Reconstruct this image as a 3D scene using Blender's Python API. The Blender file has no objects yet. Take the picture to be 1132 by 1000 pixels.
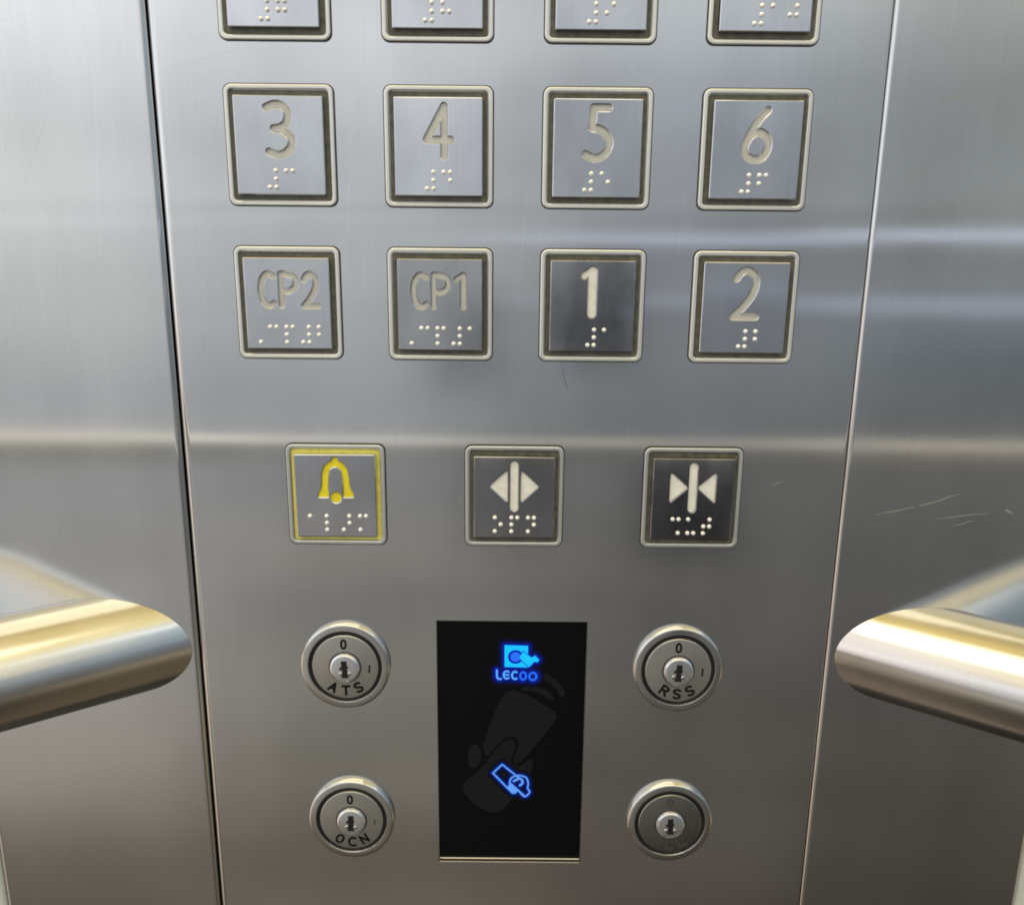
import bpy, bmesh, math, random
import numpy as np
from mathutils import Matrix, Vector

random.seed(4)
MM = 0.001
ZC = 1.35                      # height of the lens above the lift floor, metres
scene = bpy.context.scene
col = scene.collection

# ------------------------------------------------------------------ helpers
def srgb(r, g, b):
    def f(c):
        c /= 255.0
        return c / 12.92 if c <= 0.04045 else ((c + 0.055) / 1.055) ** 2.4
    return (f(r), f(g), f(b), 1.0)

def tag(o, label=None, cat=None, group=None, kind=None):
    if label: o['label'] = label
    if cat: o['category'] = cat
    if group: o['group'] = group
    if kind: o['kind'] = kind
    return o

def thing(name, x, z, label, cat, group=None):
    o = bpy.data.objects.new(name, None)
    o.empty_display_size = 0.01
    col.objects.link(o)
    o.location = (x * MM, 0, ZC + z * MM)
    return tag(o, label, cat, group)

def finish(name, verts, faces, mat, parent=None, angle=20, loc=None, world=False):
    """verts in mm as (x, y, z): x right, y into the wall, z up."""
    me = bpy.data.meshes.new(name)
    me.from_pydata([(v[0] * MM, v[1] * MM, v[2] * MM) for v in verts], [], faces)
    me.update()
    bm = bmesh.new(); bm.from_mesh(me)
    bmesh.ops.recalc_face_normals(bm, faces=bm.faces)
    uv = bm.loops.layers.uv.new('UVMap')
    for f in bm.faces:
        for l in f.loops:
            l[uv].uv = (l.vert.co.x * 4, l.vert.co.z * 4)
    bm.to_mesh(me); bm.free()
    me.polygons.foreach_set('use_smooth', [True] * len(me.polygons))
    me.set_sharp_from_angle(angle=math.radians(angle))
    me.materials.append(mat)
    o = bpy.data.objects.new(name, me)
    col.objects.link(o)
    if parent is not None: o.parent = parent
    if loc is not None: o.location = (loc[0] * MM, loc[1] * MM, loc[2] * MM)
    if world: o.location = Vector(o.location) + Vector((0, 0, ZC))
    return o

def shape2d(name, loops, mat, y_back, y_front, bevel=0.0, parent=None, angle=20, loc=None, res=3):
    """Closed outlines (even-odd fill, so inner ones are holes) thickened from y_back to y_front."""
    cu = bpy.data.curves.new(name + '_outline', 'CURVE')
    cu.dimensions = '2D'; cu.fill_mode = 'BOTH'
    thick = abs(y_back - y_front)
    if bevel > 0:
        cu.bevel_depth = bevel; cu.bevel_resolution = res; cu.offset = -bevel
        cu.extrude = max(thick / 2 - bevel, 0.001)
    else:
        cu.extrude = thick / 2
    for lp in loops:
        sp = cu.splines.new('POLY'); sp.points.add(len(lp) - 1)
        for p, q in zip(sp.points, lp): p.co = (q[0], q[1], 0, 1)
        sp.use_cyclic_u = True
    tmp = bpy.data.objects.new(name + '_outline', cu)
    col.objects.link(tmp)
    dg = bpy.context.evaluated_depsgraph_get(); dg.update()
    me = bpy.data.meshes.new_from_object(tmp.evaluated_get(dg))
    mid = (y_back + y_front) / 2
    vs = [(v.co.x, mid - v.co.z, v.co.y) for v in me.vertices]
    fs = [tuple(p.vertices) for p in me.polygons]
    bpy.data.objects.remove(tmp); bpy.data.curves.remove(cu); bpy.data.meshes.remove(me)
    # weld
    key = {}; remap = []; nv = []
    for v in vs:
        k = (round(v[0], 4), round(v[1], 4), round(v[2], 4))
        if k not in key: key[k] = len(nv); nv.append(v)
        remap.append(key[k])
    nf = []
    for f in fs:
        g = []
        for i in f:
            if remap[i] not in g: g.append(remap[i])
        if len(g) > 2: nf.append(tuple(g))
    return finish(name, nv, nf, mat, parent, angle, loc)

def rrect(w, h, r, n=6, cx=0, cz=0):
    pts = []
    for sx, sz, a0 in ((1, 1, 0), (-1, 1, 90), (-1, -1, 180), (1, -1, 270)):
        for i in range(n + 1):
            a = math.radians(a0 + 90 * i / n)
            pts.append((cx + sx * (w / 2 - r) + r * math.cos(a), cz + sz * (h / 2 - r) + r * math.sin(a)))
    return pts

def circle(r, n=48, cx=0, cz=0):
    return [(cx + r * math.cos(2 * math.pi * i / n), cz + r * math.sin(2 * math.pi * i / n)) for i in range(n)]

def smooth(pts, n=8):
    P = [np.array(p, float) for p in pts]
    P = [2 * P[0] - P[1]] + P + [2 * P[-1] - P[-2]]
    out = []
    for i in range(1, len(P) - 2):
        a, b, c, d = P[i - 1:i + 3]
        for k in range(n):
            t = k / n
            out.append(tuple(0.5 * (2 * b + (c - a) * t + (2 * a - 5 * b + 4 * c - d) * t * t + (3 * b - a - 3 * c + d) * t ** 3)))
    out.append(tuple(P[-2]))
    return out

# strokes -> distance field -> clean outlines
def sd_strokes(X, Y, strokes):
    D = np.full(X.shape, 1e3)
    for pts, w in strokes:
        for a, b in zip(pts[:-1], pts[1:]):
            ax, ay = a; bx, by = b
            dx, dy = bx - ax, by - ay
            L = dx * dx + dy * dy + 1e-12
            t = np.clip(((X - ax) * dx + (Y - ay) * dy) / L, 0, 1)
            D = np.minimum(D, np.hypot(X - ax - t * dx, Y - ay - t * dy) - w / 2)
    return D

def sd_poly(X, Y, poly, rnd=0.0):
    D = np.full(X.shape, 1e3); inside = np.zeros(X.shape, bool)
    n = len(poly)
    for i in range(n):
        ax, ay = poly[i]; bx, by = poly[(i + 1) % n]
        dx, dy = bx - ax, by - ay
        t = np.clip(((X - ax) * dx + (Y - ay) * dy) / (dx * dx + dy * dy + 1e-12), 0, 1)
        D = np.minimum(D, np.hypot(X - ax - t * dx, Y - ay - t * dy))
        if abs(dy) > 1e-12:
            c = ((ay > Y) != (by > Y)) & (X < dx * (Y - ay) / dy + ax)
            inside ^= c
    return np.where(inside, -D, D) - rnd

def contours(F, xs, ys):
    """marching squares of F<0; returns closed loops of (x, y)."""
    F = np.where(np.abs(F) < 1e-9, 1e-9, F)
    ny, nx = F.shape
    seg = {}
    def pt(e):
        k, i, j = e
        if k == 0:
            t = F[j, i] / (F[j, i] - F[j, i + 1]); return (xs[i] + t * (xs[i + 1] - xs[i]), ys[j])
        t = F[j, i] / (F[j, i] - F[j + 1, i]); return (xs[i], ys[j] + t * (ys[j + 1] - ys[j]))
    S = F < 0
    mixed = ~((S[:-1, :-1] == S[1:, :-1]) & (S[:-1, :-1] == S[:-1, 1:]) & (S[:-1, :-1] == S[1:, 1:]))
    for j, i in zip(*np.nonzero(mixed)):
        a, b, c, d = S[j, i], S[j, i + 1], S[j + 1, i + 1], S[j + 1, i]
        B, R, T, L = (0, i, j), (1, i + 1, j), (0, i, j + 1), (1, i, j)
        e = []
        if a != b: e.append(B)
        if b != c: e.append(R)
        if d != c: e.append(T)
        if a != d: e.append(L)
        if len(e) == 2: prs = [(e[0], e[1])]
        else: prs = [(B, R), (T, L)] if not a else [(B, L), (R, T)]
        for p, q in prs:
            seg.setdefault(p, []).append(q); seg.setdefault(q, []).append(p)
    loops = []; used = set()
    for s in list(seg):
        if s in used: continue
        lp = [s]; used.add(s); cur = s; prev = None
        while True:
            nx_ = [q for q in seg[cur] if q != prev and q not in used]
            if not nx_: break
            prev, cur = cur, nx_[0]
            used.add(cur); lp.append(cur)
        if len(lp) > 6: loops.append([pt(e) for e in lp])
    return loops

def simplify(lp, tol=0.012):
    P = np.array(lp)
    # one smoothing pass, then drop points that lie on a straight run
    P = (np.roll(P, 1, 0) + 2 * P + np.roll(P, -1, 0)) / 4
    out = [0]
    n = len(P)
    i = 0
    while i < n - 1:
        j = min(i + 2, n - 1); last = i + 1
        while j < n and j - i < 14:
            a, b = P[i], P[j]
            d = b - a; L = np.hypot(*d) + 1e-9
            m = P[i + 1:j]
            if len(m) and np.max(np.abs((m[:, 0] - a[0]) * d[1] - (m[:, 1] - a[1]) * d[0]) / L) > tol: break
            last = j; j += 1
        out.append(last); i = last
    return [tuple(P[k]) for k in dict.fromkeys(out)]

def outline(sdf, box, step=0.12, iso=0.0):
    x0, x1, z0, z1 = box
    xs = np.arange(x0, x1 + step, step); ys = np.arange(z0, z1 + step, step)
    X, Y = np.meshgrid(xs, ys)
    return [simplify(l) for l in contours(sdf(X, Y) - iso, xs, ys)]

# ------------------------------------------------------------------ materials
def new_mat(name):
    m = bpy.data.materials.new(name); m.use_nodes = True
    nt = m.node_tree
    return m, nt, nt.nodes['Principled BSDF']

def metal(name, base, rough, aniso=0.0, grain=0.0, smudge=0.0, metallic=1.0, wave=0.0, spec=0.5, cloud=(26, 26, 9), hair=0.0):
    m, nt, b = new_mat(name)
    N, L = nt.nodes.new, nt.links.new
    b.inputs['Metallic'].default_value = metallic
    b.inputs['Base Color'].default_value = base
    b.inputs['Roughness'].default_value = rough
    b.inputs['Specular IOR Level'].default_value = spec
    if aniso:
        b.inputs['Anisotropic'].default_value = aniso
        b.inputs['Anisotropic Rotation'].default_value = 0.0
        t = N('ShaderNodeTangent'); t.direction_type = 'UV_MAP'; t.uv_map = 'UVMap'
        L(t.outputs[0], b.inputs['Tangent'])
    geo = N('ShaderNodeNewGeometry')
    normal_in = None
    if smudge:
        mp = N('ShaderNodeMapping'); mp.inputs['Scale'].default_value = cloud
        L(geo.outputs['Position'], mp.inputs[0])
        n1 = N('ShaderNodeTexNoise'); n1.inputs['Scale'].default_value = 1.0; n1.inputs['Detail'].default_value = 5
        L(mp.outputs[0], n1.inputs['Vector'])
        mp2 = N('ShaderNodeMapping'); mp2.inputs['Scale'].default_value = (2600, 900, 14)
        L(geo.outputs['Position'], mp2.inputs[0])
        n2 = N('ShaderNodeTexNoise'); n2.inputs['Scale'].default_value = 1.0; n2.inputs['Detail'].default_value = 2
        L(mp2.outputs[0], n2.inputs['Vector'])
        r1 = N('ShaderNodeMapRange'); r1.inputs[1].default_value = 0.35; r1.inputs[2].default_value = 0.7
        r1.inputs[3].default_value = 1 - smudge; r1.inputs[4].default_value = 1 + smudge
        L(n1.outputs['Fac'], r1.inputs[0])
        r2 = N('ShaderNodeMapRange'); r2.inputs[1].default_value = 0.25; r2.inputs[2].default_value = 0.75
        r2.inputs[3].default_value = 1 - grain; r2.inputs[4].default_value = 1 + grain
        L(n2.outputs['Fac'], r2.inputs[0])
        mu = N('ShaderNodeMath'); mu.operation = 'MULTIPLY'
        L(r1.outputs[0], mu.inputs[0]); L(r2.outputs[0], mu.inputs[1])
        fac = mu.outputs[0]
        if hair:                       # a scatter of fine wiping scratches in a few directions
            for k, (ang, sx, sz) in enumerate(((0.25, 14, 1500), (-0.6, 18, 1700), (1.1, 16, 1600), (1.5, 12, 1500))):
                mr_ = N('ShaderNodeMapping'); mr_.inputs['Rotation'].default_value = (0, ang, 0)
                L(geo.outputs['Position'], mr_.inputs[0])
                ms_ = N('ShaderNodeMapping'); ms_.inputs['Scale'].default_value = (sx, 40, sz)
                ms_.inputs['Location'].default_value = (k * 3.1, k, k * 1.7)
                L(mr_.outputs[0], ms_.inputs[0])
                nh = N('ShaderNodeTexNoise'); nh.inputs['Scale'].default_value = 1.0; nh.inputs['Detail'].default_value = 0
                L(ms_.outputs[0], nh.inputs['Vector'])
                rh = N('ShaderNodeMapRange'); rh.inputs[1].default_value = 0.74; rh.inputs[2].default_value = 0.84
                rh.inputs[3].default_value = 1.0; rh.inputs[4].default_value = 1.0 + hair * (1 if k % 2 else -1)
                L(nh.outputs['Fac'], rh.inputs[0])
                m2 = N('ShaderNodeMath'); m2.operation = 'MULTIPLY'
                L(fac, m2.inputs[0]); L(rh.outputs[0], m2.inputs[1]); fac = m2.outputs[0]
        vm = N('ShaderNodeVectorMath'); vm.operation = 'SCALE'
        vm.inputs[0].default_value = base[:3]; L(fac, vm.inputs['Scale'])
        L(vm.outputs[0], b.inputs['Base Color'])
        r3 = N('ShaderNodeMapRange'); r3.inputs[1].default_value = 0.3; r3.inputs[2].default_value = 0.75
        r3.inputs[3].default_value = rough * 0.85; r3.inputs[4].default_value = rough * 1.35
        L(n1.outputs['Fac'], r3.inputs[0]); L(r3.outputs[0], b.inputs['Roughness'])
    if wave:
        mp3 = N('ShaderNodeMapping'); mp3.inputs['Scale'].default_value = (7, 7, 3)
        L(geo.outputs['Position'], mp3.inputs[0])
        n3 = N('ShaderNodeTexNoise'); n3.inputs['Scale'].default_value = 1.0; n3.inputs['Detail'].default_value = 1.5
        L(mp3.outputs[0], n3.inputs['Vector'])
        bp = N('ShaderNodeBump'); bp.inputs['Strength'].default_value = 1.0
        bp.inputs['Distance'].default_value = wave
        L(n3.outputs['Fac'], bp.inputs['Height']); L(bp.outputs[0], b.inputs['Normal'])
    return m

def plain(name, base, rough=0.5, spec=0.5, metallic=0.0, vary=0.06):
    m, nt, b = new_mat(name)
    N, L = nt.nodes.new, nt.links.new
    b.inputs['Roughness'].default_value = rough
    b.inputs['Specular IOR Level'].default_value = spec
    b.inputs['Metallic'].default_value = metallic
    geo = N('ShaderNodeNewGeometry')
    n = N('ShaderNodeTexNoise'); n.inputs['Scale'].default_value = 420; n.inputs['Detail'].default_value = 4
    L(geo.outputs['Position'], n.inputs['Vector'])
    r = N('ShaderNodeMapRange'); r.inputs[1].default_value = 0.3; r.inputs[2].default_value = 0.7
    r.inputs[3].default_value = 1 - vary; r.inputs[4].default_value = 1 + vary
    L(n.outputs['Fac'], r.inputs[0])
    vm = N('ShaderNodeVectorMath'); vm.operation = 'SCALE'; vm.inputs[0].default_value = base[:3]
    L(r.outputs[0], vm.inputs['Scale']); L(vm.outputs[0], b.inputs['Base Color'])
    return m

def glow(name, colr, strength):
    m, nt, b = new_mat(name)
    b.inputs['Base Color'].default_value = (0.005, 0.005, 0.01, 1)
    b.inputs['Roughness'].default_value = 0.3
    b.inputs['Emission Color'].default_value = colr
    b.inputs['Emission Strength'].default_value = strength
    return m

REFL = 0.62
STEEL = (REFL, REFL, REFL * 0.985, 1)
M_panel = metal('brushed_steel', STEEL, 0.066, 0.95, grain=0.025, smudge=0.06, wave=0.00007, hair=0.05)
M_wall = metal('brushed_wall_steel', STEEL, 0.085, 0.93, grain=0.025, smudge=0.07, wave=0.00009, hair=0.06)
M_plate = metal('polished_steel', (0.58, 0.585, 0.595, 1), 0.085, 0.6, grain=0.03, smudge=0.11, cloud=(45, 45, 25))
M_plate_darkrefl = metal('dark_reflection_steel', (0.33, 0.325, 0.325, 1), 0.055, 0.5, grain=0.02, smudge=0.34, cloud=(60, 60, 34))  # plate steel with a dark, cloudy reflection put into its base colour
M_plate_midrefl = metal('grey_reflection_steel', (0.41, 0.41, 0.41, 1), 0.07, 0.5, grain=0.02, smudge=0.12, cloud=(60, 60, 34))  # plate steel with a mid-grey reflection put into its base colour
M_tube = metal('satin_tube_steel', (0.66, 0.65, 0.62, 1), 0.17, 0.0, grain=0.02, smudge=0.03)
M_chrome = metal('chrome', (0.63, 0.625, 0.60, 1), 0.11)
M_face = metal('satin_face_steel', (0.44, 0.43, 0.40, 1), 0.32, grain=0.04, smudge=0.05, metallic=0.82)
M_plug = metal('bright_plug_nickel', (0.72, 0.74, 0.78, 1), 0.18, metallic=0.88)
M_facedark = metal('darkened_face_steel', (0.33, 0.32, 0.29, 1), 0.26, grain=0.04, smudge=0.05)  # face steel darkened for a dim reflection; also lines the reader cut-out
M_rim = metal('pale_satin_rim', (0.74, 0.745, 0.705, 1), 0.22, metallic=0.58, grain=0.02, smudge=0.06)
M_rimgrey = metal('grey_satin_rim', (0.56, 0.58, 0.57, 1), 0.27, metallic=0.65, grain=0.02, smudge=0.06)
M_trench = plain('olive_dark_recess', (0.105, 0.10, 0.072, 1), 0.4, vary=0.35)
M_darkring = plain('dark_ring', (0.02, 0.02, 0.018, 1), 0.6)
M_cream = plain('cream_inlay', (0.57, 0.565, 0.52, 1), 0.4, vary=0.06, metallic=0.2)
M_white = plain('white_inlay', (0.82, 0.81, 0.75, 1), 0.4, vary=0.08)
M_dot = plain('pale_braille_dot', (0.92, 0.92, 0.88, 1), 0.22, metallic=0.25, vary=0.05)
M_yellow = plain('yellow_inlay', (0.86, 0.74, 0.02, 1), 0.4, vary=0.08)
M_yellowring = plain('yellow_ring', (0.80, 0.72, 0.16, 1), 0.4, vary=0.12)
M_black = plain('black_groove', (0.006, 0.006, 0.006, 1), 0.5)
M_ink = plain('dark_engraving', (0.009, 0.009, 0.008, 1), 0.6, spec=0.1)
M_inkfaint = plain('worn_engraving', (0.05, 0.048, 0.043, 1), 0.6)
M_glass = plain('black_glass', (0.0016, 0.002, 0.003, 1), 0.22, spec=0.2)
M_print = plain('dark_grey_print', (0.0085, 0.009, 0.0105, 1), 0.4, spec=0.2)
M_scratch = plain('bright_scratch', (0.34, 0.33, 0.30, 1), 0.45, metallic=0.3)
M_darkscratch = plain('dark_scratch', (0.07, 0.07, 0.07, 1), 0.5)
M_post = plain('pale_post_paint', (0.62, 0.64, 0.58, 1), 0.4)
M_shaft = plain('dark_void', (0.012, 0.011, 0.01, 1), 0.9)

# ------------------------------------------------------------------ sheet metal panels
def sheet_profile(x0, x1, y0, r, depth, bend_l=True, bend_r=True, r2=None):
    """plan section of a folded sheet: return, bend, front, bend, return"""
    pts = []
    n = 7
    if bend_l:
        pts.append((x0, y0 + depth)); pts.append((x0, y0 + r + 0.3))
        for i in range(n + 1):
            a = math.radians(180 + 90 * i / n)
            pts.append((x0 + r + r * math.cos(a), y0 + r + r * math.sin(a)))
        pts.append((x0 + r + 0.4, y0))
    else:
        pts.append((x0, y0))
    r = r2 or r
    if bend_r:
        pts.append((x1 - r - 0.4, y0))
        for i in range(n + 1):
            a = math.radians(270 + 90 * i / n)
            pts.append((x1 - r + r * math.cos(a), y0 + r + r * math.sin(a)))
        pts.append((x1, y0 + r + 0.3)); pts.append((x1, y0 + depth))
    else:
        pts.append((x1, y0))
    return pts

def sheet(name, prof, z0, z1, mat, hole=None):
    vs = []; fs = []
    n = len(prof)
    for x, y in prof: vs.append((x, y, z0))
    for x, y in prof: vs.append((x, y, z1))
    wide = max(range(n - 1), key=lambda i: prof[i + 1][0] - prof[i][0])
    for i in range(n - 1):
        if hole is None or i != wide: fs.append((i, i + 1, n + i + 1, n + i)); continue
        hx0, hx1, hz0, hz1 = hole; y = prof[i][1]      # cut-out in the flat front
        b = len(vs)
        vs += [(hx0, y, hz0), (hx1, y, hz0), (hx1, y, hz1), (hx0, y, hz1)]
        fs += [(i, i + 1, b + 1, b), (i + 1, n + i + 1, b + 2, b + 1), (n + i + 1, n + i, b + 3, b + 2), (n + i, i, b, b + 3)]
    o = finish(name, vs, fs, mat, None, 40)
    o.location.z = ZC
    return o

ZB, ZT = -420, 330
cp = sheet('control_panel', sheet_profile(-119.35, 121.8, 0, 2.6, 14, r2=0.7), ZB, ZT, M_panel, (-28.0, 29.9, -255.4, -148.4))
tag(cp, 'tall brushed steel control panel carrying the buttons, locks and card reader', 'control panel')
wl = sheet('wall_panel', sheet_profile(-208.5, -119.75, 0.2, 1.8, 14), ZB, ZT, M_wall)
tag(wl, 'brighter brushed steel wall panel left of the control panel behind a handrail', 'wall panel', 'steel wall panels beside the control panel')
wr = sheet('wall_panel', sheet_profile(121.9, 210.8, -0.9, 1.3, 14), ZB, ZT, M_wall)
tag(wr, 'darker scratched brushed steel wall panel right of the control panel', 'wall panel', 'steel wall panels beside the control panel')
pl = sheet('corner_post', sheet_profile(-262, -209.3, 0.6, 2.0, 14), ZB, ZT, M_post)
tag(pl, 'pale corner post, a sliver at the bottom left edge of the photo', 'post', 'pale corner posts')
pr = sheet('corner_post', sheet_profile(211.6, 264, 0.6, 2.0, 14), ZB, ZT, M_post)
tag(pr, 'pale corner post, a sliver at the bottom right edge of the photo', 'post', 'pale corner posts')
bk = finish('back_wall', [(-264, 15, ZB), (266, 15, ZB), (266, 15, ZT), (-264, 15, ZT)], [(0, 1, 2, 3)], M_shaft)
bk.location.z = ZC
tag(bk, kind='structure')

def scratch(parent, pts, w, mat, y):
    vs = []; fs = []
    n = len(pts)
    for i, (x, z) in enumerate(pts):
        a = pts[max(i - 1, 0)]; b = pts[min(i + 1, n - 1)]
        dx, dz = b[0] - a[0], b[1] - a[1]; L = math.hypot(dx, dz)
        ww = w * (0.25 + 0.75 * math.sin(math.pi * (i + 0.5) / n)) / 2
        vs.append((x - dz / L * ww, y, z + dx / L * ww)); vs.append((x + dz / L * ww, y, z - dx / L * ww))
    for i in range(n - 1): fs.append((2 * i, 2 * i + 1, 2 * i + 3, 2 * i + 2))
    o = finish('scratch', vs, fs, mat, parent)
    return o

def px(u, v, y=0.0):
    """panel point (mm) seen at a photo position; used once to lay out small marks"""
    th, ps, ro = 0.253, 0.001, 0.01
    fw = Vector((math.sin(ps) * math.cos(th), math.cos(ps) * math.cos(th), -math.sin(th)))
    r = Vector((math.cos(ps), -math.sin(ps), 0)); up = r.cross(fw)
    r2 = r * math.cos(ro) + up * math.sin(ro); u2 = -r * math.sin(ro) + up * math.cos(ro)
    d = fw + r2 * ((u - 566) / 1000) - u2 * ((v - 500) / 1000)
    t = (y + 317.9) / d.y
    return (d.x * t, d.z * t)

for a, b, w in (((966, 567), (1014, 559), 0.5), ((1008, 560), (1060, 545), 0.6), ((1034, 572), (1092, 566), 0.45), ((1052, 580), (1076, 574), 0.4), ((1109, 562), (1117, 566), 0.9), ((1040, 110), (1066, 106), 0.35), ((995, 198), (1018, 191), 0.35)):
    p, q = px(*a), px(*b)
    pts = [(p[0] + (q[0] - p[0]) * i / 8, p[1] + (q[1] - p[1]) * i / 8 + random.uniform(-.25, .25)) for i in range(9)]
    scratch(wr, pts, w * 0.8, M_scratch, -1.0)
for a, b, w, m in (((621, 404), (627, 432), 0.22, M_darkscratch), ((505, 549), (512, 558), 0.4, M_scratch), ((853, 535), (866, 532), 0.3, M_scratch)):
    p, q = px(*a), px(*b)
    pts = [(p[0] + (q[0] - p[0]) * i / 6 + random.uniform(-.15, .15), p[1] + (q[1] - p[1]) * i / 6) for i in range(7)]
    scratch(cp, pts, w, m, -0.12)

# ------------------------------------------------------------------ glyphs (unit box, x 0..1, y 0..1)
GLYPH = {
 '1': [[(0.02, .87), (.25, .93), (.52, 1.0)], [(.56, .985), (.56, 0.02)]],
 '2': [smooth([(.08, .83), (.28, .96), (.56, 1), (.87, .88), (.93, .7), (.78, .46), (.42, .2), (.02, .0)]), [(.02, 0), (1, 0)]],
 '3': [smooth([(.0, .94), (.3, 1), (.62, .99), (.86, .86), (.82, .66), (.58, .55), (.28, .525)]),
       smooth([(.28, .525), (.62, .5), (.95, .36), (.98, .2), (.75, .05), (.42, 0), (.04, .06)])],
 '4': [[(.74, 1), (0, .33)], [(0, .33), (1, .33)], [(.74, 1), (.74, 0)]],
 '5': [[(.3, 1), (.93, 1)], [(.3, 1), (.26, .6)], smooth([(.26, .6), (.55, .58), (.86, .48), (1, .3), (.88, .12), (.6, .01), (.32, .0), (0, .07)])],
 '6': [smooth([(.88, .98), (.55, .8), (.22, .52), (.02, .26), (.12, .08), (.45, 0), (.82, .06), (1, .27), (.88, .47), (.56, .55), (.24, .47), (.06, .32)])],
 '7': [[(0, 1), (1, 1)], [(1, 1), (.35, 0)]],
 '8': [smooth([(.5, .54), (.12, .68), (.14, .9), (.5, 1), (.86, .9), (.88, .68), (.5, .54), (.04, .34), (.08, .1), (.5, 0), (.92, .1), (.96, .34), (.5, .54)])],
 '9': [smooth([(.12, .02), (.45, .2), (.78, .48), (.98, .74), (.88, .92), (.55, 1), (.18, .94), (0, .73), (.12, .53), (.44, .45), (.76, .53), (.94, .68)])],
 '0': [smooth([(.5, 1), (.14, .86), (0, .5), (.14, .14), (.5, 0), (.86, .14), (1, .5), (.86, .86), (.5, 1)])],
 'C': [smooth([(1, .93), (.72, 1), (.4, .97), (.1, .78), (0, .5), (.1, .2), (.4, .02), (.72, 0), (1, .08)])],
 'A': [[(0, 0), (.5, 1), (1, 0)], [(.2, .35), (.8, .35)]],
 'T': [[(0, 1), (1, 1)], [(.5, 1), (.5, 0)]],
 'S': [smooth([(.95, .88), (.6, 1), (.2, .94), (.06, .75), (.25, .57), (.7, .44), (.95, .25), (.8, .06), (.4, 0), (.02, .12)])],
 'O': [smooth([(.5, 1), (.14, .86), (0, .5), (.14, .14), (.5, 0), (.86, .14), (1, .5), (.86, .86), (.5, 1)])],
 'N': [[(0, 0), (0, 1), (1, 0), (1, 1)]],
 'R': [[(0, 0), (0, 1)], smooth([(0, 1), (.45, .99), (.85, .92), (1, .76), (.85, .58), (.45, .5), (0, .5)]), [(.45, .5), (1, 0)]],
 'L': [[(0, 1), (0, 0), (1, 0)]],
 'I': [[(.5, 0), (.5, 1)]],
 'P': [[(0, 0), (0, 1)], smooth([(0, 1), (.45, .99), (.85, .92), (1, .74), (.85, .54), (.45, .46), (0, .46)])],
}
def glyph_strokes(ch, x0, z0, w, h, sw):
    out = []
    for i, s in enumerate(GLYPH[ch]):
        k = sw
        if ch == '1': k = sw * 0.8 if i == 0 else sw * 1.2
        out.append(([(x0 + p[0] * w, z0 + p[1] * h) for p in s], k))
    return out

def numeral(text):
    """centre-line strokes on a plate 28.8 x 30.8 mm"""
    st = []
    if text in ('CP1', 'CP2'):
        x = -9.1
        for ch, w, gap in zip(text, (4.5, 5.1, 4.7), (2.5, 2.5, 0)):
            st += glyph_strokes(ch, x, 15.4 - 4.6 - 12.2 + 0.8, w, 10.8, 1.6)
            x += w + gap
    elif text == '10':
        st += glyph_strokes('1', -7.5, -2.6, 4.5, 15.0, 2.0) + glyph_strokes('0', 0.6, -2.6, 6.4, 15.0, 2.0)
    elif text == '1':
        st += glyph_strokes('1', -3.2, -2.6, 5.4, 15.0, 2.4)
    else:
        st += glyph_strokes(text, -3.9, -2.9, 7.9, 15.7, 2.0)
    return lambda X, Y: sd_strokes(X, Y, st)

def bell(X, Y):
    arch = smooth([(-4.5, 1.6), (-3.9, 4.0), (-3.6, 8.0), (-2.6, 11.0), (0, 12.4), (2.6, 11.0), (3.6, 8.0), (3.9, 4.0), (4.5, 1.6)])
    D = sd_strokes(X, Y, [(arch, 2.2), ([(0, 12.2), (0, 13.6)], 2.2)])
    for s in (-1, 1):
        D = np.minimum(D, sd_poly(X, Y, [(s * 2.9, -.1), (s * 6.1, -.1), (s * 6.0, 1.0), (s * 4.5, 3.6), (s * 3.2, 4.4)], .25))
    return np.minimum(D, np.hypot(X, Y + 0.5) - 2.0)
def open_doors(X, Y):
    D = sd_strokes(X, Y, [([(0, 12.3), (0, -3.5)], 2.9)])
    for s in (-1, 1): D = np.minimum(D, sd_poly(X, Y, [(s * 2.9, 9.4), (s * 2.9, -.6), (s * 8.2, 4.4)], .45))
    return D
def shut_doors(X, Y):
    D = sd_strokes(X, Y, [([(0, 12.3), (0, -3.5)], 2.9)])
    for s in (-1, 1): D = np.minimum(D, sd_poly(X, Y, [(s * 7.8, 9.3), (s * 7.8, -.3), (s * 2.4, 4.5)], .45))
    return D

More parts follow.
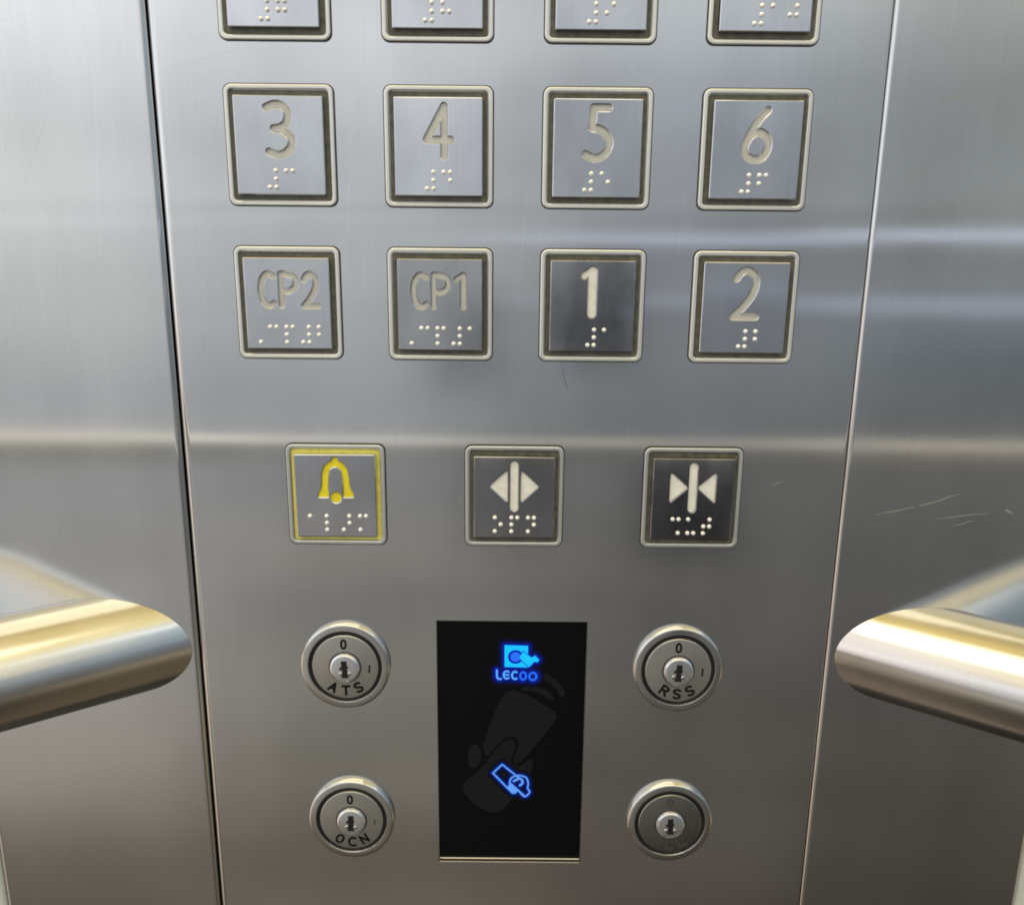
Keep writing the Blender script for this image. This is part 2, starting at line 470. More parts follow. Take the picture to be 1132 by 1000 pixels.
BR = {'1': (1,), '2': (1, 2), '3': (1, 4), '4': (1, 4, 5), '5': (1, 5), '6': (1, 2, 4), '7': (1, 2, 4, 5), '8': (1, 2, 5), '9': (2, 4), '0': (2, 4, 5),
      '#': (3, 4, 5, 6), '^': (6,), 'c': (1, 4), 'p': (1, 2, 3, 4), 'a': (1,), 'l': (1, 2, 3), 'R': (3, 4, 5), 'm': (1, 3, 4),
      'o': (1, 3, 5), 'n': (1, 3, 4, 5), 'S': (1, 4, 6), 'u': (1, 3, 6), 't': (2, 3, 4, 5)}
def braille(cells, cx, ztop, parent, y, pitch=5.6, rp=2.65, cpit=2.15, r=0.81):
    vs = []; fs = []
    x0 = cx - ((len(cells) - 1) * pitch + cpit) / 2
    for k, c in enumerate(cells):
        for d in BR[c]:
            px_ = x0 + k * pitch + (cpit if d > 3 else 0); pz = ztop - ((d - 1) % 3) * rp
            b = len(vs); n = 14; rings = ((1.0, 0.0), (0.97, .42), (.8, .68), (.5, .86), (.2, .94))
            for q, h in rings:
                for i in range(n):
                    a = 2 * math.pi * i / n
                    vs.append((px_ + r * q * math.cos(a), y - h, pz + r * q * math.sin(a)))
            for j in range(len(rings) - 1):
                for i in range(n):
                    fs.append((b + j * n + i, b + j * n + (i + 1) % n, b + (j + 1) * n + (i + 1) % n, b + (j + 1) * n + i))
            fs.append(tuple(b + (len(rings) - 1) * n + i for i in range(n)))
    return finish('braille', vs, fs, M_dot, parent, 80)

# ------------------------------------------------------------------ push buttons
def button(x, z, label, group, symbol, cells, br_dx=0.0, W=36.0, H=38.4, PW=29.4, PH=31.4,
           rim=None, inlay=None, trench=None, part='numeral', tilt=(0, 0), br_top=None, pitch=5.6, plate_mat=None):
    t = thing('lift_button', x, z, label, 'button', group)
    rim = rim or M_rim; inlay = inlay or M_cream
    shape2d('dark_outline', [rrect(W + .7, H + .7, 2.7), rrect(W - 1.4, H - 1.4, 2.0)], M_darkring, 0.0, -0.45, 0, t)  # thin dark line around the frame
    shape2d('frame', [rrect(W, H, 2.5), rrect(W - 3.0, H - 3.0, 1.3)], rim, 0.0, -1.25, 0.45, t, angle=8)
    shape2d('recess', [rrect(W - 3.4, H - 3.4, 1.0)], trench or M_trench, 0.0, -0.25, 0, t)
    yf = -2.5
    box = (-PW / 2, PW / 2, -PH / 2, PH / 2)
    lp = outline(symbol, box)
    plate = shape2d('button_plate', [rrect(PW, PH, 0.5, 3)] + lp, plate_mat or M_plate, -0.3, yf, 0.40, t, angle=8, res=2)
    plate.rotation_euler = (math.radians(tilt[0]), 0, math.radians(tilt[1]))
    shape2d(part, outline(symbol, box, iso=0.22), inlay, yf + 1.4, yf + 0.75, 0, plate)
    zt = (-PH / 2 + 2.45 + 5.3) if br_top is None else br_top
    braille(cells, br_dx, zt, plate, yf + 0.02, pitch)
    return t

C0, CPIT = -77.7, 52.633
ROW = {0: 74.4, 1: 22.6, 2: -29.3}
G1 = 'floor buttons with engraved numbers and braille'
floor = [
 (0, 0, '7', '#7', 0, 'steel floor button leftmost in the row cut off by the photo\'s top edge', (0.2, 0.5)),
 (1, 0, '8', '#8', 0, 'steel floor button cut off by the photo\'s top edge, above the 4 button', (0.1, 0.2)),
 (2, 0, '9', '#9', 0, 'steel floor button cut off by the photo\'s top edge, above the 5 button', (0, -0.2)),
 (3, 0, '10', '#10', 3.1, 'steel floor button cut off by the photo\'s top edge, above the 6 button', (0, 0)),
 (0, 1, '3', '#3', 0, 'square steel floor button engraved with a pale 3', (0.3, 1.2)),
 (1, 1, '4', '#4', 0, 'square steel floor button engraved with a pale 4', (-0.6, -0.6)),
 (2, 1, '5', '#5', 0, 'square steel floor button engraved with a pale 5', (-0.2, 0)),
 (3, 1, '6', '#6', 0, 'square steel floor button engraved with a pale 6', (0, -0.5)),
 (0, 2, 'CP2', '^cp#2', 0.2, 'square steel floor button engraved with faint CP2, above the yellow bell button', (0.5, 1.5)),
 (1, 2, 'CP1', '^cp#1', 0.2, 'square steel floor button engraved with CP1, beside the dark 1 button', (-0.5, -1.0)),
 (2, 2, '1', '#1', 2.6, 'square floor button with a plate coloured as a dark reflection and thick bright 1', (-0.3, 0.0)),
 (3, 2, '2', '#2', 2.7, 'square steel floor button engraved with a pale 2', (0.4, -1.0)),
]
for c, r, txt, cells, dx, lab, tl in floor:
    button(C0 + CPIT * c, ROW[r], lab, G1, numeral(txt), cells, dx, inlay=M_white if txt == '1' else M_cream, tilt=tl, plate_mat={'1': M_plate_darkrefl, 'CP1': M_plate_midrefl}.get(txt))
G2 = 'command buttons below the floor buttons'
AX, AP, AZ = -63.8, 65.04, -98.7
button(AX, AZ, 'square alarm button with a yellow bell and yellow border ring', G2, bell, 'alRm', 0.5, 35.7, 38.1, 29.4, 31.6, M_rimgrey, M_yellow, M_yellowring, 'bell_symbol', (0.4, 1.0), -7.5, 6.1)
button(AX + AP, AZ, 'square door open button with arrowheads pointing outwards from a bar', G2, open_doors, 'opn', 0.2, 35.7, 38.1, 29.6, 31.0, M_rimgrey, M_white, None, 'door_open_symbol', (-0.2, 0), -7.5, 6.1, M_plate_midrefl)
button(AX + 2 * AP, AZ, 'square door close button with arrowheads pointing inwards to a bar', G2, shut_doors, 'Sut', 0.0, 35.7, 38.1, 29.6, 31.0, M_rimgrey, M_white, None, 'door_close_symbol', (-0.3, -0.3), -7.5, 5.7, M_plate_darkrefl)

# ------------------------------------------------------------------ key switches
def lathe(name, prof, mat, parent, n=72, angle=35):
    vs = []; fs = []
    for r, y in prof:
        for i in range(n):
            a = 2 * math.pi * i / n
            vs.append((r * math.cos(a), y, r * math.sin(a)))
    for j in range(len(prof) - 1):
        for i in range(n):
            fs.append((j * n + i, j * n + (i + 1) % n, (j + 1) * n + (i + 1) % n, (j + 1) * n + i))
    if prof[-1][0] < 0.6 * prof[0][0] or name in ('face', 'lock_plug'):
        fs.append(tuple((len(prof) - 1) * n + i for i in range(n)))
    return finish(name, vs, fs, mat, parent, angle)

def key_switch(x, z, letters, label, ink, ink0, ink_one, face=None):
    t = thing('key_switch', x, z, label, 'key switch', 'round key switches beside the card reader')
    t.scale = (1, 0.72, 1.04)
    lathe('bezel', [(17.2, 0), (17.15, -2.2), (17.0, -2.75), (16.7, -3.15), (16.3, -3.35), (16.25, -3.36), (14.45, -3.5), (14.4, -3.5), (14.2, -3.4), (14.05, -3.1), (14.0, -2.2)], M_chrome, t)
    lathe('groove', [(14.05, -2.3), (12.5, -2.3)], M_black, t)
    f = lathe('face', [(12.65, -2.0), (12.65, -3.2), (12.45, -3.45), (12.1, -3.55)], face or M_face, t, angle=25)
    def mark(nm, ch, cx, cz, w, h, sw, rot, mat):
        ca, sa = math.cos(rot), math.sin(rot)
        st = []
        for g, k in glyph_strokes(ch, -w / 2, -h / 2, w, h, sw):
            st.append(([(cx + a * ca - b * sa, cz + a * sa + b * ca) for a, b in g], k))
        lo = outline(lambda X, Y: sd_strokes(X, Y, st), (cx - 4, cx + 4, cz - 4, cz + 4), 0.08)
        shape2d(nm, lo, mat, -3.5, -3.59, 0, f)
    mark('marking', '0', -0.3, 9.2, 1.75, 3.4, 0.88, 0, ink0)
    mark('marking', 'I', 9.3, -0.6, 1.0, 2.6 if ink_one is M_ink else 1.6, 0.7, math.radians(-5), ink_one)
    for k, ch in enumerate(letters):
        a = math.radians(-90 + (k - 1) * 31)
        mark('lettering', ch, 9.5 * math.cos(a), 9.5 * math.sin(a), 2.6, 3.5, 0.98, a + math.pi / 2, ink)
    shape2d('plug_seat', [circle(6.25, 48), circle(5.0, 48)], M_darkring, -3.4, -3.62, 0, t)
    p = lathe('lock_plug', [(5.75, -3.3), (5.75, -4.5), (5.55, -5.1), (5.0, -5.6), (4.55, -5.7)], M_plug, t, 48, 25)
    hole = [(-.95, 2.6), (.9, 2.6), (.9, 1.0), (1.15, .9), (1.15, .1), (.8, -.1), (.95, -1.2), (1.15, -3.0), (-1.15, -3.0), (-.85, -1.2), (-.75, -.2), (-1.6, -.5), (-1.6, .4), (-.95, .9)]
    hole = [(a * 1.22, b * 1.22) for a, b in hole]
    shape2d('keyhole', [hole], M_black, -5.65, -5.74, 0, p)
    p.rotation_euler = (0, math.radians({'A': -3, 'O': 2, 'R': 4, 'P': -1}[letters[0]]), 0)
    # two small bright wards left and right of the lower keyway
    for s in (-1, 1):
        shape2d('ward', [circle(0.75, 14, s * 1.75, -2.0)], M_chrome, -5.6, -6.0, 0.3, p, angle=60)
    return t
key_switch(-62.9, -167.2, 'ATS', 'round steel key switch lettered ATS in crisp black, beside left of the card reader', M_ink, M_ink, M_ink)
key_switch(-62.8, -235.0, 'OCN', 'round steel key switch lettered OCN, below the ATS switch', M_ink, M_ink, M_inkfaint)
key_switch(65.0, -167.4, 'RSS', 'round steel key switch with black letters ending in SS, upper right of the card reader', M_ink, M_ink, M_ink)
key_switch(65.4, -235.2, 'PCL', 'round dark key switch with almost worn off lettering, lower right', M_inkfaint, M_inkfaint, M_inkfaint, M_facedark)

# ------------------------------------------------------------------ card reader
RX, RZ, RW, RH = 0.95, -201.9, 57.6, 106.8
rd = thing('card_reader', RX, RZ, 'black glass card reader with glowing blue icons between four key switches', 'card reader')
RIMX, RIMZ = 57.9 / 2, 107.0 / 2
def ring_walls(name, hw, hh, t, y0, y1, lip, mat, parent):
    """thin folded edge lining the cut-out: flat lip in front, walls going in"""
    rings = [(hw + lip, hh + lip, 0.0), (hw + lip, hh + lip, y0), (hw - t, hh - t, y0), (hw - t, hh - t, y1)]
    vs = []; fs = []
    for a, b, y in rings: vs += [(-a, y, -b), (a, y, -b), (a, y, b), (-a, y, b)]
    for k in range(3):
        for i in range(4): fs.append((k * 4 + i, k * 4 + (i + 1) % 4, k * 4 + 4 + (i + 1) % 4, k * 4 + 4 + i))
    return finish(name, vs, fs, mat, parent, 20)
ring_walls('frame', RIMX, RIMZ, 0.25, -0.06, 2.2, 0.1, M_facedark, rd)
finish('lit_lower_lip', [(-28.6, 1.25, -53.0), (28.6, 1.25, -53.0), (28.6, -0.12, -53.95), (-28.6, -0.12, -53.95)], [(0, 1, 2, 3)], M_face, rd)  # lip added, lighter than the frame, for light caught on the lower edge
gl = shape2d('glass', [rrect(RW - .3, RH - .3, 0.3, 3)], M_glass, 2.1, 1.3, 0, rd)
gl.location.y = 0.0
def mm_of(box_px, cx, cz, sx, sz):
    return [((u - cx) / sx, -(v - cz) / sz) for u, v in box_px]

# unlit printed picture of a hand holding a card
def pp(u, v):                       # position on the reader's face from the studied crop
    X, Z = px(500 + u / 5.886, 740 + v / 5.886, 1.3)
    return (X - RX, Z - RZ)
phone = [pp(*q) for q in ((338, 118), (470, 150), (560, 205), (684, 282), (676, 325), (560, 470), (432, 618), (385, 600), (432, 500), (425, 445), (380, 428), (330, 445), (270, 515), (235, 565), (203, 540), (200, 470))]
palm = [pp(*q) for q in ((255, 545), (330, 465), (375, 447), (412, 465), (405, 520), (370, 600), (440, 640), (520, 560), (530, 640), (470, 740), (390, 830), (310, 935), (210, 915), (110, 850), (55, 760), (120, 690), (215, 620))]
fing = [pp(*q) for q in ((110, 500), (160, 480), (190, 520), (185, 600), (150, 640), (105, 630), (100, 560))]
w1 = smooth([pp(*q) for q in ((475, 120), (560, 130), (610, 155), (640, 180))])
w2 = smooth([pp(*q) for q in ((570, 30), (640, 65), (690, 110), (715, 155))])
def chaikin(p, n=3):
    for _ in range(n):
        q = []
        for a, b in zip(p, p[1:] + p[:1]):
            q += [(a[0] * .75 + b[0] * .25, a[1] * .75 + b[1] * .25), (a[0] * .25 + b[0] * .75, a[1] * .25 + b[1] * .75)]
        p = q
    return p
phone, palm, fing = chaikin(phone, 2), chaikin(palm), chaikin(fing)
def printed(X, Y):
    D = np.minimum(np.minimum(sd_poly(X, Y, phone), sd_poly(X, Y, palm)), sd_poly(X, Y, fing))
    return np.minimum(D, sd_strokes(X, Y, [(w1, 2.2), (w2, 2.4)]))
shape2d('printed_graphic', outline(printed, (-25, 25, -48, 48), 0.25), M_print, 1.35, 1.24, 0, gl)

M_cyan = glow('cyan_light', (0.0, 0.50, 1.0, 1), 1.1)
M_blue = glow('blue_light', (0.015, 0.17, 1.0, 1), 0.9)
M_sky = glow('pale_blue_light', (0.10, 0.42, 1.0, 1), 1.0)
M_icon = glow('icon_blue_light', (0.12, 0.36, 1.0, 1), 0.95)
# glow round the lit marks, put in as emission fading with distance
def emission_halo(name, sdf, box, step, colr, k, y, parent):
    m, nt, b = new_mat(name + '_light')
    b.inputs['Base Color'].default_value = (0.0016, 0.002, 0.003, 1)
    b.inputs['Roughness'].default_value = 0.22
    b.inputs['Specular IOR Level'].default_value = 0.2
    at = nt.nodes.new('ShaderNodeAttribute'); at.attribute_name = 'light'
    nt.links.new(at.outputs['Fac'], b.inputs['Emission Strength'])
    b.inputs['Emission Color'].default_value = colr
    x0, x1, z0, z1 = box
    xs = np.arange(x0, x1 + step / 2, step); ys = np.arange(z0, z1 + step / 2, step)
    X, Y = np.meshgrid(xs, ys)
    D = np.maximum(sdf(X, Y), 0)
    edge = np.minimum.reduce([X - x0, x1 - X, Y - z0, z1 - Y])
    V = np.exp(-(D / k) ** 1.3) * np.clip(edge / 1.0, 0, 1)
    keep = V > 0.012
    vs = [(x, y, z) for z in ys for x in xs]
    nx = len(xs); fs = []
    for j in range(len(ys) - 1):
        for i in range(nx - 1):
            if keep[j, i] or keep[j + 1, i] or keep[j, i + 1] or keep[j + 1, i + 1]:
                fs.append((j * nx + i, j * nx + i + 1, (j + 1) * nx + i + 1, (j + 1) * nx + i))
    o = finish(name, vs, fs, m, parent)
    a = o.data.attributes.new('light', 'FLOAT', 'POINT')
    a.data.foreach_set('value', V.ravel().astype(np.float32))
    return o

def lp(u, v):                       # logo crop
    X, Z = px(535 + u / 11.32, 700 + v / 11.32, 1.3)
    return (X - RX, Z - RZ)
boxp = [lp(258, 142), lp(552, 152), lp(552, 300), lp(552, 422), lp(258, 414)]
cc = lp(395, 290)
tool = [lp(*q) for q in ((492, 222), (598, 300), (640, 272), (692, 325), (668, 358), (632, 348), (562, 418), (438, 300))]
def s_disc(r): return lambda X, Y: np.hypot(X - cc[0], Y - cc[1]) - r
def s_box(X, Y):
    D = np.maximum(sd_poly(X, Y, boxp), -(np.hypot(X - cc[0], Y - cc[1]) - 2.95))
    D = np.maximum(D, -(sd_poly(X, Y, tool) - 0.35))
    return np.minimum(D, sd_poly(X, Y, tool))
def arcpts(cx, cz, rx, rz, a0, a1, n=16):
    return [(cx + rx * math.cos(math.radians(a0 + (a1 - a0) * i / n)), cz + rz * math.sin(math.radians(a0 + (a1 - a0) * i / n))) for i in range(n + 1)]
def tl(u, v): return lp(u, v)
cE, cC, c1, c2 = lp(284, 514), lp(388, 520), lp(490, 527), lp(612, 533)
s_let1 = [(smooth([tl(162, 455), tl(162, 500), tl(165, 545), tl(185, 564), tl(213, 564)]), .72),
          (arcpts(cE[0], cE[1], 1.2, 1.6, 50, 310), .68), ([cE, (cE[0] + .9, cE[1])], .55), ([cE, (cE[0] - 1.2, cE[1])], .55),
          (arcpts(cC[0], cC[1], 1.15, 1.6, 55, 305), .72)]
s_let2 = [(arcpts(c1[0], c1[1], 1.15, 1.6, 0, 360), .72), (arcpts(c2[0], c2[1], 1.4, 1.6, 0, 360), .72)]
sdL = lambda X, Y: sd_strokes(X, Y, s_let1)
sdO = lambda X, Y: sd_strokes(X, Y, s_let2)
LB = (-12, 18, 20, 50)
emission_halo('logo_halo', lambda X, Y: np.minimum(np.minimum(s_box(X, Y), sd_poly(X, Y, boxp)), np.minimum(sdL(X, Y), sdO(X, Y))), LB, 0.25, (0.0, 0.016, 0.42, 1), 0.85, 1.23, gl)
shape2d('logo', outline(s_box, LB), M_cyan, 1.22, 1.12, 0, gl)
shape2d('logo_disc', outline(s_disc(2.0), LB), M_blue, 1.22, 1.12, 0, gl)
shape2d('brand_lettering', outline(sdL, LB, 0.08), M_sky, 1.22, 1.12, 0, gl)
shape2d('brand_lettering', outline(sdO, LB, 0.08), M_blue, 1.22, 1.12, 0, gl)

icon = [([pp(325, 614), pp(264, 670), pp(392, 800)], .62), ([pp(325, 614), pp(432, 700)], .62),
        (smooth([pp(372, 735), pp(385, 702), pp(430, 686), pp(478, 698), pp(494, 735), pp(490, 768), pp(503, 794), pp(470, 822), pp(432, 786)]), .62),
        (smooth([pp(400, 722), pp(440, 705), pp(458, 730), pp(440, 750)]), .9), ([pp(378, 735), pp(470, 818)], .5)]
thumb = [pp(*q) for q in ((372, 738), (430, 785), (405, 806), (358, 762))]
s_icon = lambda X, Y: np.minimum(sd_strokes(X, Y, icon), sd_poly(X, Y, thumb))
IB = (-10, 14, -26, 0)
emission_halo('icon_halo', s_icon, IB, 0.25, (0.0, 0.02, 0.30, 1), 0.6, 1.23, gl)
shape2d('card_icon', outline(s_icon, IB, 0.08), M_icon, 1.22, 1.12, 0, gl)

# ------------------------------------------------------------------ handrails
def rail(side, label):
    R, a0, k = 20.6, 0.63, 0.0045
    WY = 0.15 if side < 0 else -0.95
    x0, z0 = side * (157.2 if side < 0 else 158.6), -161.5
    n = 64
    path = []
    x, y, a, s = x0 - side * 34 * math.cos(a0), 34 * math.sin(a0), a0, -34.0
    while s < 520:
        path.append((x, y, a))
        x += side * math.cos(a) * 4; y -= math.sin(a) * 4; s += 4
        if s > 60: a = max(0.0, a - k * 4)
    vs = []; fs = []
    for x, y, a in path:
        for i in range(n):
            ph = 2 * math.pi * i / n
            vx = x + side * math.sin(a) * R * math.cos(ph)
            vy = y + math.cos(a) * R * math.cos(ph)
            vs.append((vx, vy, z0 + R * math.sin(ph)))
    # trim at the wall face: slide every vertex behind it along the tube to the wall
    out = []
    a = a0
    for (vx, vy, vz) in vs:
        if vy > WY:
            t = (vy - WY) / math.sin(a0)
            vx += side * math.cos(a0) * t; vy = WY
        out.append((vx, vy, vz))
    for j in range(len(path) - 1):
        for i in range(n):
            q = (j * n + i, j * n + (i + 1) % n, (j + 1) * n + (i + 1) % n, (j + 1) * n + i)
            if len({tuple(round(c, 3) for c in out[w]) for w in q}) > 2: fs.append(q)
    used = sorted({i for f in fs for i in f}); mp = {u: i for i, u in enumerate(used)}
    fs = [tuple(mp[i] for i in f) for f in fs]; out = [out[u] for u in used]
    # close the far end
    b = mp[(len(path) - 1) * n]
    fs.append(tuple(range(b, b + n)))
    o = finish('handrail', out, fs, M_tube, None, 50)
    me = o.data
    bm = bmesh.new(); bm.from_mesh(me)
    bmesh.ops.remove_doubles(bm, verts=bm.verts, dist=2e-5)
    bmesh.ops.recalc_face_normals(bm, faces=bm.faces)
    bm.to_mesh(me); bm.free()
    o.location.z = ZC
    tag(o, label, 'handrail', 'tubular steel handrails either side of the control panel')
rail(-1, 'round brushed steel handrail with a blue grey band, ending left of the control panel')
rail(1, 'round brushed steel handrail with a pinkish white band, ending right of the control panel')

# ------------------------------------------------------------------ light: procedural world for the lift car, bands shaped to the steel's reflections
w = bpy.data.worlds.new('World'); scene.world = w; w.use_nodes = True
nt = w.node_tree; N, L = nt.nodes.new, nt.links.new
bg = nt.nodes['Background']
tc = N('ShaderNodeTexCoord'); sep = N('ShaderNodeSeparateXYZ'); L(tc.outputs['Generated'], sep.inputs[0])
def math_n(op, a, b=None, clamp=False):
    n = N('ShaderNodeMath'); n.operation = op; n.use_clamp = clamp
    for i, v in enumerate((a, b)):
        if v is None: continue
        if isinstance(v, (int, float)): n.inputs[i].default_value = v
        else: L(v, n.inputs[i])
    return n.outputs[0]
ay = math_n('ABSOLUTE', sep.outputs['Y']); ax = math_n('ABSOLUTE', sep.outputs['X'])
den = math_n('MAXIMUM', math_n('MAXIMUM', ay, math_n('MULTIPLY', ax, 0.8)), 0.02)
v = math_n('DIVIDE', sep.outputs['Z'], den)
u = math_n('DIVIDE', sep.outputs['X'], math_n('MAXIMUM', ay, 0.02))
VMIN, VMAX = -1.4, 4.0
PIECES = ((VMIN, -.28, .15), (-.28, .02, .6), (.02, VMAX, .25))     # more ramp resolution where the fine bands are
def warp(x): return sum(w_ * min(max((x - a) / (b - a), 0), 1) for a, b, w_ in PIECES)
vpos = None
for a_, b_, w_ in PIECES:
    mr = N('ShaderNodeMapRange'); mr.inputs[1].default_value = a_; mr.inputs[2].default_value = b_; mr.inputs[4].default_value = w_
    L(v, mr.inputs[0])
    vpos = mr.outputs[0] if vpos is None else math_n('ADD', vpos, mr.outputs[0])
def ramp(stops, desat=0.0):
    r = N('ShaderNodeValToRGB'); L(vpos, r.inputs[0])
    cr = r.color_ramp; cr.interpolation = 'LINEAR'
    while len(cr.elements) > 1: cr.elements.remove(cr.elements[-1])
    for i, (vv, c) in enumerate(stops):
        p = warp(vv)
        e = cr.elements[0] if i == 0 else cr.elements.new(p)
        e.position = p
        g_ = sum(c) / 3; k_ = desat if vv < .3 else desat * .5
        e.color = srgb(*[x + (g_ - x) * k_ for x in c])
    return r.outputs[0]
CEIL = [(1.3, (238, 224, 168)), (1.9, (222, 198, 128)), (4.0, (208, 182, 112))]
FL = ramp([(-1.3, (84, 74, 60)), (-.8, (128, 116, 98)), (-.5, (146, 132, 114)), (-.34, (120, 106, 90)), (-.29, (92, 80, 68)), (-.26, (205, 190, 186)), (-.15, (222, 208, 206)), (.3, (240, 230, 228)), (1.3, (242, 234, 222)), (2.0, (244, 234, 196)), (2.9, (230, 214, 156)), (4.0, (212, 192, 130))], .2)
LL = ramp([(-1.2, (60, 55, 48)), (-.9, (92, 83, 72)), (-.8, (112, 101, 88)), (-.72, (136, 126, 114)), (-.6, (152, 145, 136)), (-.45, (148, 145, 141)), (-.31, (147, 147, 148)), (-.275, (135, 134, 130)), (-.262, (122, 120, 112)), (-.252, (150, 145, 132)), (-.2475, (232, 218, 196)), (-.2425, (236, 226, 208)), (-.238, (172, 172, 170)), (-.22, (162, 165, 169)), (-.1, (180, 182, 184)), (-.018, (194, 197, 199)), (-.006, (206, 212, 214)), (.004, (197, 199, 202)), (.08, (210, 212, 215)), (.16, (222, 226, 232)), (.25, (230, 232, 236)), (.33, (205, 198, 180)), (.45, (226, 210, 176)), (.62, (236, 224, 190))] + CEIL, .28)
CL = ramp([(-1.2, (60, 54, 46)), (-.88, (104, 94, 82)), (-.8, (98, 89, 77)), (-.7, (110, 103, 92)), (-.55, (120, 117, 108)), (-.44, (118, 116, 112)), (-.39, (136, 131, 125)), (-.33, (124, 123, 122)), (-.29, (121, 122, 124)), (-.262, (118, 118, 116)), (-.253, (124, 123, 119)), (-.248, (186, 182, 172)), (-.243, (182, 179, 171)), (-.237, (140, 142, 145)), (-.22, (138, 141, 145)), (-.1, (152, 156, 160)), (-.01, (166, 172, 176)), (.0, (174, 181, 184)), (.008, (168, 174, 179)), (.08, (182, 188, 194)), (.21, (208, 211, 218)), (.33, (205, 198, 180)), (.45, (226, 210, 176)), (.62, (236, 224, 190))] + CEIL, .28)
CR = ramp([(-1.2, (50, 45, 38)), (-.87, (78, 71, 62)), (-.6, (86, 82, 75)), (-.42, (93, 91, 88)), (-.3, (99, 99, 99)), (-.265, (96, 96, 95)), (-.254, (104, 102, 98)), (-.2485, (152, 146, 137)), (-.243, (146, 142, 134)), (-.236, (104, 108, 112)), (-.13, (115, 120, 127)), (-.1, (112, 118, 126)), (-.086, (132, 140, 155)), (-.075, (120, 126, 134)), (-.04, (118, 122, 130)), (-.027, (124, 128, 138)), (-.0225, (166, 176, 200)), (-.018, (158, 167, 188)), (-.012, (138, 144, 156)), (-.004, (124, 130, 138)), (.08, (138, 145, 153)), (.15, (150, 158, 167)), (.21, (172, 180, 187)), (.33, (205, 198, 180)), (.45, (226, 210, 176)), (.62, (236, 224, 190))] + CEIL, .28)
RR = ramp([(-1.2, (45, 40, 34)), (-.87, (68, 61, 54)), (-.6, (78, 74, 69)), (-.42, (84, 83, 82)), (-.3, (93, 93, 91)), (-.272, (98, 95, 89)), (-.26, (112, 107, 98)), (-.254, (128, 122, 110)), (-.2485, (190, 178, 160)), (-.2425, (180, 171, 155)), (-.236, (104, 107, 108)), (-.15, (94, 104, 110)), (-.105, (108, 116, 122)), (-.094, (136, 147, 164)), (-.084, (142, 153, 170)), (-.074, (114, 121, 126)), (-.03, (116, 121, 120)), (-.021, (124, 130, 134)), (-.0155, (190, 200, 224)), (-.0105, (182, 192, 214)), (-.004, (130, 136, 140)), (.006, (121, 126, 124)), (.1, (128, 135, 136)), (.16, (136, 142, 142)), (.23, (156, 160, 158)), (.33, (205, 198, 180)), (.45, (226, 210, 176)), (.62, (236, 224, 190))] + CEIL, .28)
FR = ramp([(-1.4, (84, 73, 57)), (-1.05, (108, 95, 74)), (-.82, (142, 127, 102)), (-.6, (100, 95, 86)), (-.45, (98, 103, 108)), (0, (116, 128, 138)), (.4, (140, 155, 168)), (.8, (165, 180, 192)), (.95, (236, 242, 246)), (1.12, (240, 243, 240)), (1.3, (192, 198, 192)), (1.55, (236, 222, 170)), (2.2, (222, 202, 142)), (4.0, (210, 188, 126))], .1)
def blend(a, b, u0, u1):
    mr = N('ShaderNodeMapRange'); mr.interpolation_type = 'SMOOTHSTEP'
    mr.inputs[1].default_value = u0; mr.inputs[2].default_value = u1; L(u, mr.inputs[0])
    m = N('ShaderNodeMix'); m.data_type = 'RGBA'
    L(mr.outputs[0], m.inputs[0]); L(a, m.inputs[6]); L(b, m.inputs[7])
    return m.outputs[2]
FFL = ramp([(-1.4, (105, 92, 82)), (-1.0, (176, 158, 144)), (-.6, (208, 190, 176)), (-.2, (232, 218, 204)), (.1, (226, 232, 238)), (.5, (232, 236, 240)), (1.3, (240, 234, 224)), (2.2, (236, 222, 180)), (4.0, (214, 188, 112))])
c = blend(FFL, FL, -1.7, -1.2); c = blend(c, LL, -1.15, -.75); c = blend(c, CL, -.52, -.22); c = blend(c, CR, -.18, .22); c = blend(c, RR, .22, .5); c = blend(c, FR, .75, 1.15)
# dark patches added to the world where certain button plates reflect it
def bump1(x, c0, w0, soft):
    d = math_n('ABSOLUTE', math_n('SUBTRACT', x, c0))
    mr = N('ShaderNodeMapRange'); mr.interpolation_type = 'SMOOTHSTEP'
    mr.inputs[1].default_value = w0; mr.inputs[2].default_value = w0 + soft
    mr.inputs[3].default_value = 1; mr.inputs[4].default_value = 0; L(d, mr.inputs[0])
    return mr.outputs[0]
fac = None
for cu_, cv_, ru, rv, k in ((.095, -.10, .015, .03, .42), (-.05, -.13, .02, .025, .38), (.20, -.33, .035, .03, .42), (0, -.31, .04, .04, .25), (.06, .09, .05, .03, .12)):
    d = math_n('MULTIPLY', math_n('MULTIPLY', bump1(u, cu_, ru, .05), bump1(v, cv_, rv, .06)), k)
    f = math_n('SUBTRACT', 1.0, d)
    fac = f if fac is None else math_n('MULTIPLY', fac, f)
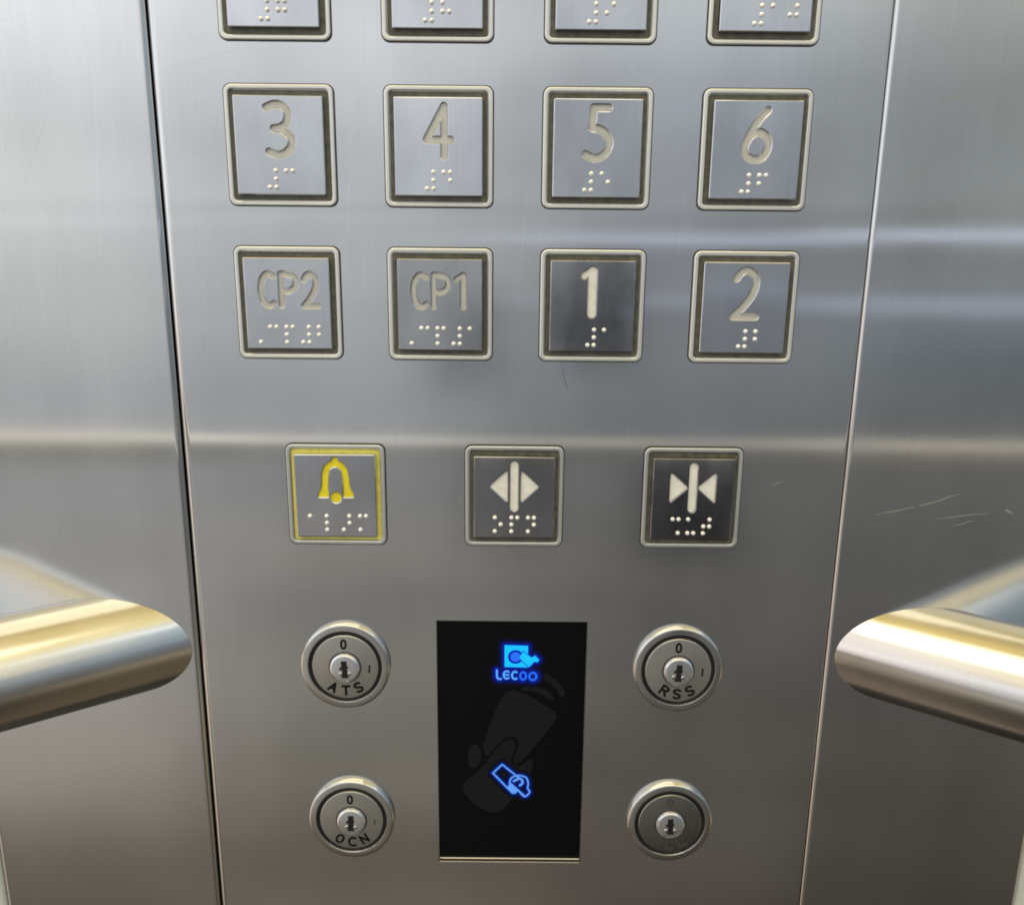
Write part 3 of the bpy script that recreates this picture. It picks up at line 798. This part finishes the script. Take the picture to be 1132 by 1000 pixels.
# noise added to the world for uneven reflections in the steel
cmb = N('ShaderNodeCombineXYZ'); L(math_n('MULTIPLY', u, 2.2), cmb.inputs[0]); L(math_n('MULTIPLY', v, 6.0), cmb.inputs[2])
nz = N('ShaderNodeTexNoise'); nz.inputs['Scale'].default_value = 1.0; nz.inputs['Detail'].default_value = 3.0
L(cmb.outputs[0], nz.inputs['Vector'])
nr = N('ShaderNodeMapRange'); nr.inputs[1].default_value = .3; nr.inputs[2].default_value = .7
nr.inputs[3].default_value = .86; nr.inputs[4].default_value = 1.14; L(nz.outputs['Fac'], nr.inputs[0])
fac = math_n('MULTIPLY', fac, nr.outputs[0])
sc = N('ShaderNodeVectorMath'); sc.operation = 'SCALE'; L(c, sc.inputs[0]); L(fac, sc.inputs['Scale'])
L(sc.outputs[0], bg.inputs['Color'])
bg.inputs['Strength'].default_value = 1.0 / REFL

def area(name, loc, target, sx, sy, power, colr):
    l = bpy.data.lights.new(name, 'AREA'); l.shape = 'RECTANGLE'; l.size = sx; l.size_y = sy
    l.energy = power; l.color = colr
    o = bpy.data.objects.new(name, l); col.objects.link(o)
    o.location = loc
    o.rotation_euler = (Vector(target) - Vector(loc)).to_track_quat('-Z', 'Y').to_euler()
    return o
area('ceiling_lamp', (-0.25, -0.75, 2.55), (0, 0, 1.3), 1.5, 1.0, 7.0, (1.0, 0.93, 0.78))

# ------------------------------------------------------------------ camera
th, ps, ro = 0.253, 0.001, 0.01
fw = Vector((math.sin(ps) * math.cos(th), math.cos(ps) * math.cos(th), -math.sin(th)))
r = Vector((math.cos(ps), -math.sin(ps), 0)); up = r.cross(fw)
r2 = r * math.cos(ro) + up * math.sin(ro); u2 = -r * math.sin(ro) + up * math.cos(ro)
cam = bpy.data.cameras.new('camera'); co = bpy.data.objects.new('camera', cam); col.objects.link(co)
cam.sensor_width = 36; cam.lens = 36 * 1000 / 1132; cam.clip_start = 0.01; cam.clip_end = 50
M = Matrix((r2, u2, -fw)).transposed().to_4x4(); M.translation = (0, -0.3179, ZC)
co.matrix_world = M
scene.camera = co

scene.view_settings.view_transform = 'Standard'; scene.view_settings.look = 'None'
scene.view_settings.exposure = 0; scene.view_settings.gamma = 1
scene.render.engine = 'CYCLES'
scene.cycles.max_bounces = 6; scene.cycles.use_denoising = True
scene.cycles.filter_width = 1.9
